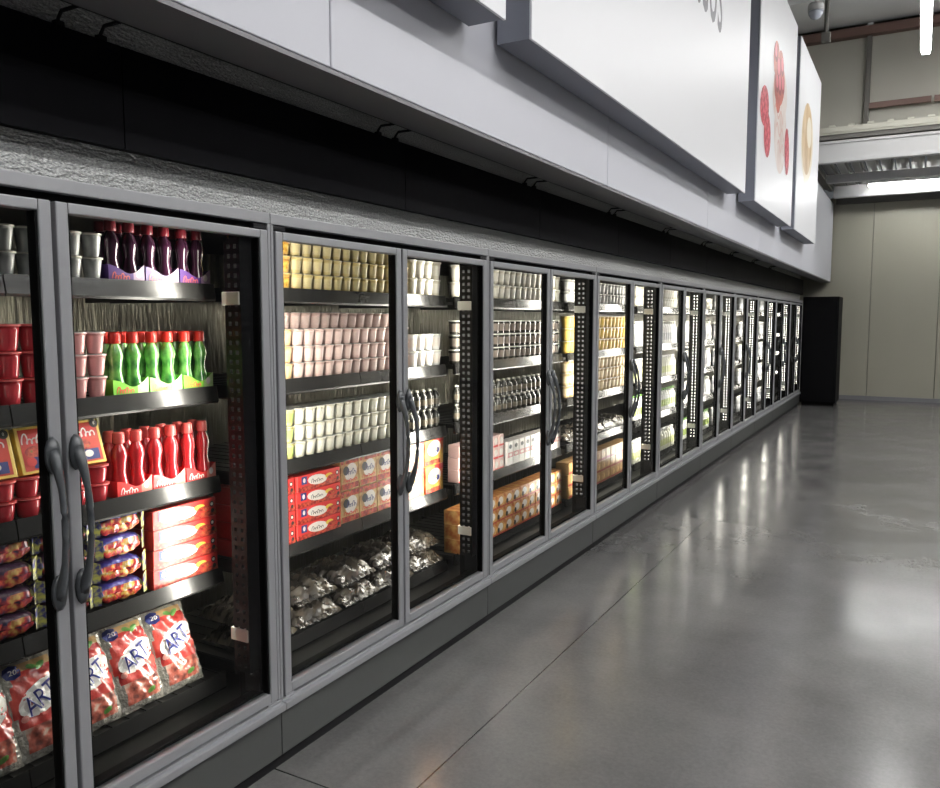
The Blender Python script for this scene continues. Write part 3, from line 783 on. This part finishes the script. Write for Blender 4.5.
for k in range(2):
    for q in range(5):
        place(f_bag[n % 2], -2.265-.02*k, 2.25+.283*q, SHZ[4]+.003+.087*k, f'{ORD[q+1]} clear plastic bag from near end, {TIER[2][k]} layer, second freezer bottom', 'bag', 'clear bags in the second freezer', random.uniform(-.08, .08)); n += 1
# --- third freezer
row(c_bge, 'beige', 'dairy tub', 'dairy tub', 2, 0, 3.66, 19, .0745, 2, .0875)
row(c_drk, 'dark', 'dessert jar', 'dessert', 2, 1, 3.66, 19, .0745, 3, .0775)
row(b_drk, 'dark', 'shot bottle', 'drink', 2, 2, 3.68, 20, .070, 2, .101)
row(k_pnk, 'pink', 'milk carton', 'milk', 2, 3, 3.68, 8, .067, 3, .0695)
row(k_mlk, 'white', 'milk carton', 'milk', 2, 3, 4.25, 10, .082, 1, .15)
row(k_box, 'amber', 'dessert box', 'dessert', 2, 4, 3.66, 13, .109, 3, .079)
# --- fourth freezer
c = CY(3)
row(c_slv, 'silver', 'dessert jar', 'dessert', 3, 0, c+.07, 18, .078, 2, .0825)
row(c_gld, 'gold', 'dairy tub', 'dairy tub', 3, 1, c+.07, 16, .087, 3, .0875)
row(c_tan, 'tan', 'dairy tub', 'dairy tub', 3, 2, c+.07, 16, .087, 3, .0875)
for q in range(5):
    place(f_bag[q % 2], -2.265, c+.22+.27*q, SHZ[3]+.003, f'{ORD[q+1]} clear plastic bag from near end of the fourth freezer', 'bag', 'clear bags in the fourth freezer', random.uniform(-.08, .08))
row(k_brn, 'brown', 'dessert box', 'dessert', 3, 4, c+.07, 12, .112, 3, .086)
# --- fifth and sixth
c = CY(4)
row(c_bge, 'beige', 'dairy tub', 'dairy tub', 4, 0, c+.07, 17, .08, 2, .0875)
for sh, pr, nm in ((1, b_wht, 'white'), (2, b_lgt, 'cream'), (3, b_grn, 'green labelled'), (4, b_lgt, 'cream')):
    row(pr, nm, 'drink bottle', 'drink', 4, sh, c+.07, 17, .08, 1, .2)
c = CY(5)
row(c_crm, 'cream', 'yogurt cup', 'yogurt', 5, 0, c+.07, 18, .077, 2, .0665)
for sh, pr, nm in ((1, b_wht, 'white'), (2, b_wht, 'white'), (3, b_wht, 'white'), (4, b_grn, 'green labelled')):
    row(pr, nm, 'drink bottle', 'drink', 5, sh, c+.07, 17, .08, 1, .2)
# --- seventh to ninth, greyer stock
for ci in (6, 7, 8):
    c = CY(ci)
    for sh in range(5):
        row(b_gry, 'grey', 'drink bottle', 'drink', ci, sh, c+.07, 12 if ci == 6 else 8, .085 if ci == 6 else .09, 1, .2)
for pr in (c_clear,): pass

# ------------------------------------------------------------------ light
w = bpy.data.worlds.new('store'); bpy.context.scene.world = w; w.use_nodes = True
w.node_tree.nodes['Background'].inputs[0].default_value = (.9, .95, 1, 1)
w.node_tree.nodes['Background'].inputs[1].default_value = .08
def area(x, y, z, sx, sy, p, col=(1, .98, .96)):
    l = bpy.data.lights.new('store_tubes', 'AREA'); l.shape = 'RECTANGLE'; l.size = sx; l.size_y = sy; l.energy = p; l.color = col
    o = bpy.data.objects.new('store_tubes', l); C.objects.link(o); o.location = (x, y, z); return o
for x, pw in ((2.6, 120), (6.4, 80)):
    for y in (-1.5, 3.2, 8.0, 12.2):
        area(x, y, 5.8, .2, 2.6, pw)
        area(x, y, 5.85, .2, 2.6, 250).rotation_euler = (PI, 0, 0)      # the bare tubes also light the roof

def led_lamp(y, sgn, p):
    l = bpy.data.lights.new('led_lamp', 'AREA'); l.shape = 'RECTANGLE'; l.size = .05; l.size_y = 1.44; l.energy = p; l.color = (1, .95, .85); l.spread = R_(124)
    o = bpy.data.objects.new('led_lamp', l); C.objects.link(o)
    dv = Vector((-1, sgn, 0)).normalized(); za = -dv; ya = Vector((0, 0, 1)); xa = ya.cross(za)
    o.matrix_world = Matrix(((xa.x, ya.x, za.x, -1.985), (xa.y, ya.y, za.y, y+sgn*.0615), (xa.z, ya.z, za.z, 1.12), (0, 0, 0, 1)))
R_ = math.radians
for i in range(NCASE):
    if i: led_lamp(CY(i)+.046-.036, 1, LEDW)
    led_lamp(CY(i+1)-.062, -1, LEDW)

# ------------------------------------------------------------------ camera (level horizon, pitched a little down, turned to the cases)
cam = bpy.data.cameras.new('camera'); co = bpy.data.objects.new('camera', cam); C.objects.link(co)
f = 800.; cx, cy = 470., 394.; vp = (920., 320.)
up = Vector((0, f, -(cy-vp[1]))).normalized(); d = Vector((vp[0]-cx, -(vp[1]-cy), f)).normalized()
R = up.cross(d)
right = Vector((R.x, d.x, up.x)); upw = Vector((R.y, d.y, up.y)); fw = Vector((R.z, d.z, up.z))
co.matrix_world = Matrix(((right.x, upw.x, -fw.x, 0), (right.y, upw.y, -fw.y, 0), (right.z, upw.z, -fw.z, 1.585), (0, 0, 0, 1)))
cam.sensor_width = 36; cam.lens = f/940*36; cam.clip_start = .05; cam.clip_end = 60
sc = bpy.context.scene; sc.camera = co
sc.view_settings.view_transform = 'Standard'; sc.view_settings.look = 'None'; sc.view_settings.gamma = 1; sc.view_settings.exposure = 0
sc.cycles.use_denoising = True; sc.cycles.max_bounces = 8; sc.cycles.transparent_max_bounces = 16; sc.cycles.caustics_reflective = False
sc.cycles.sample_clamp_indirect = 6
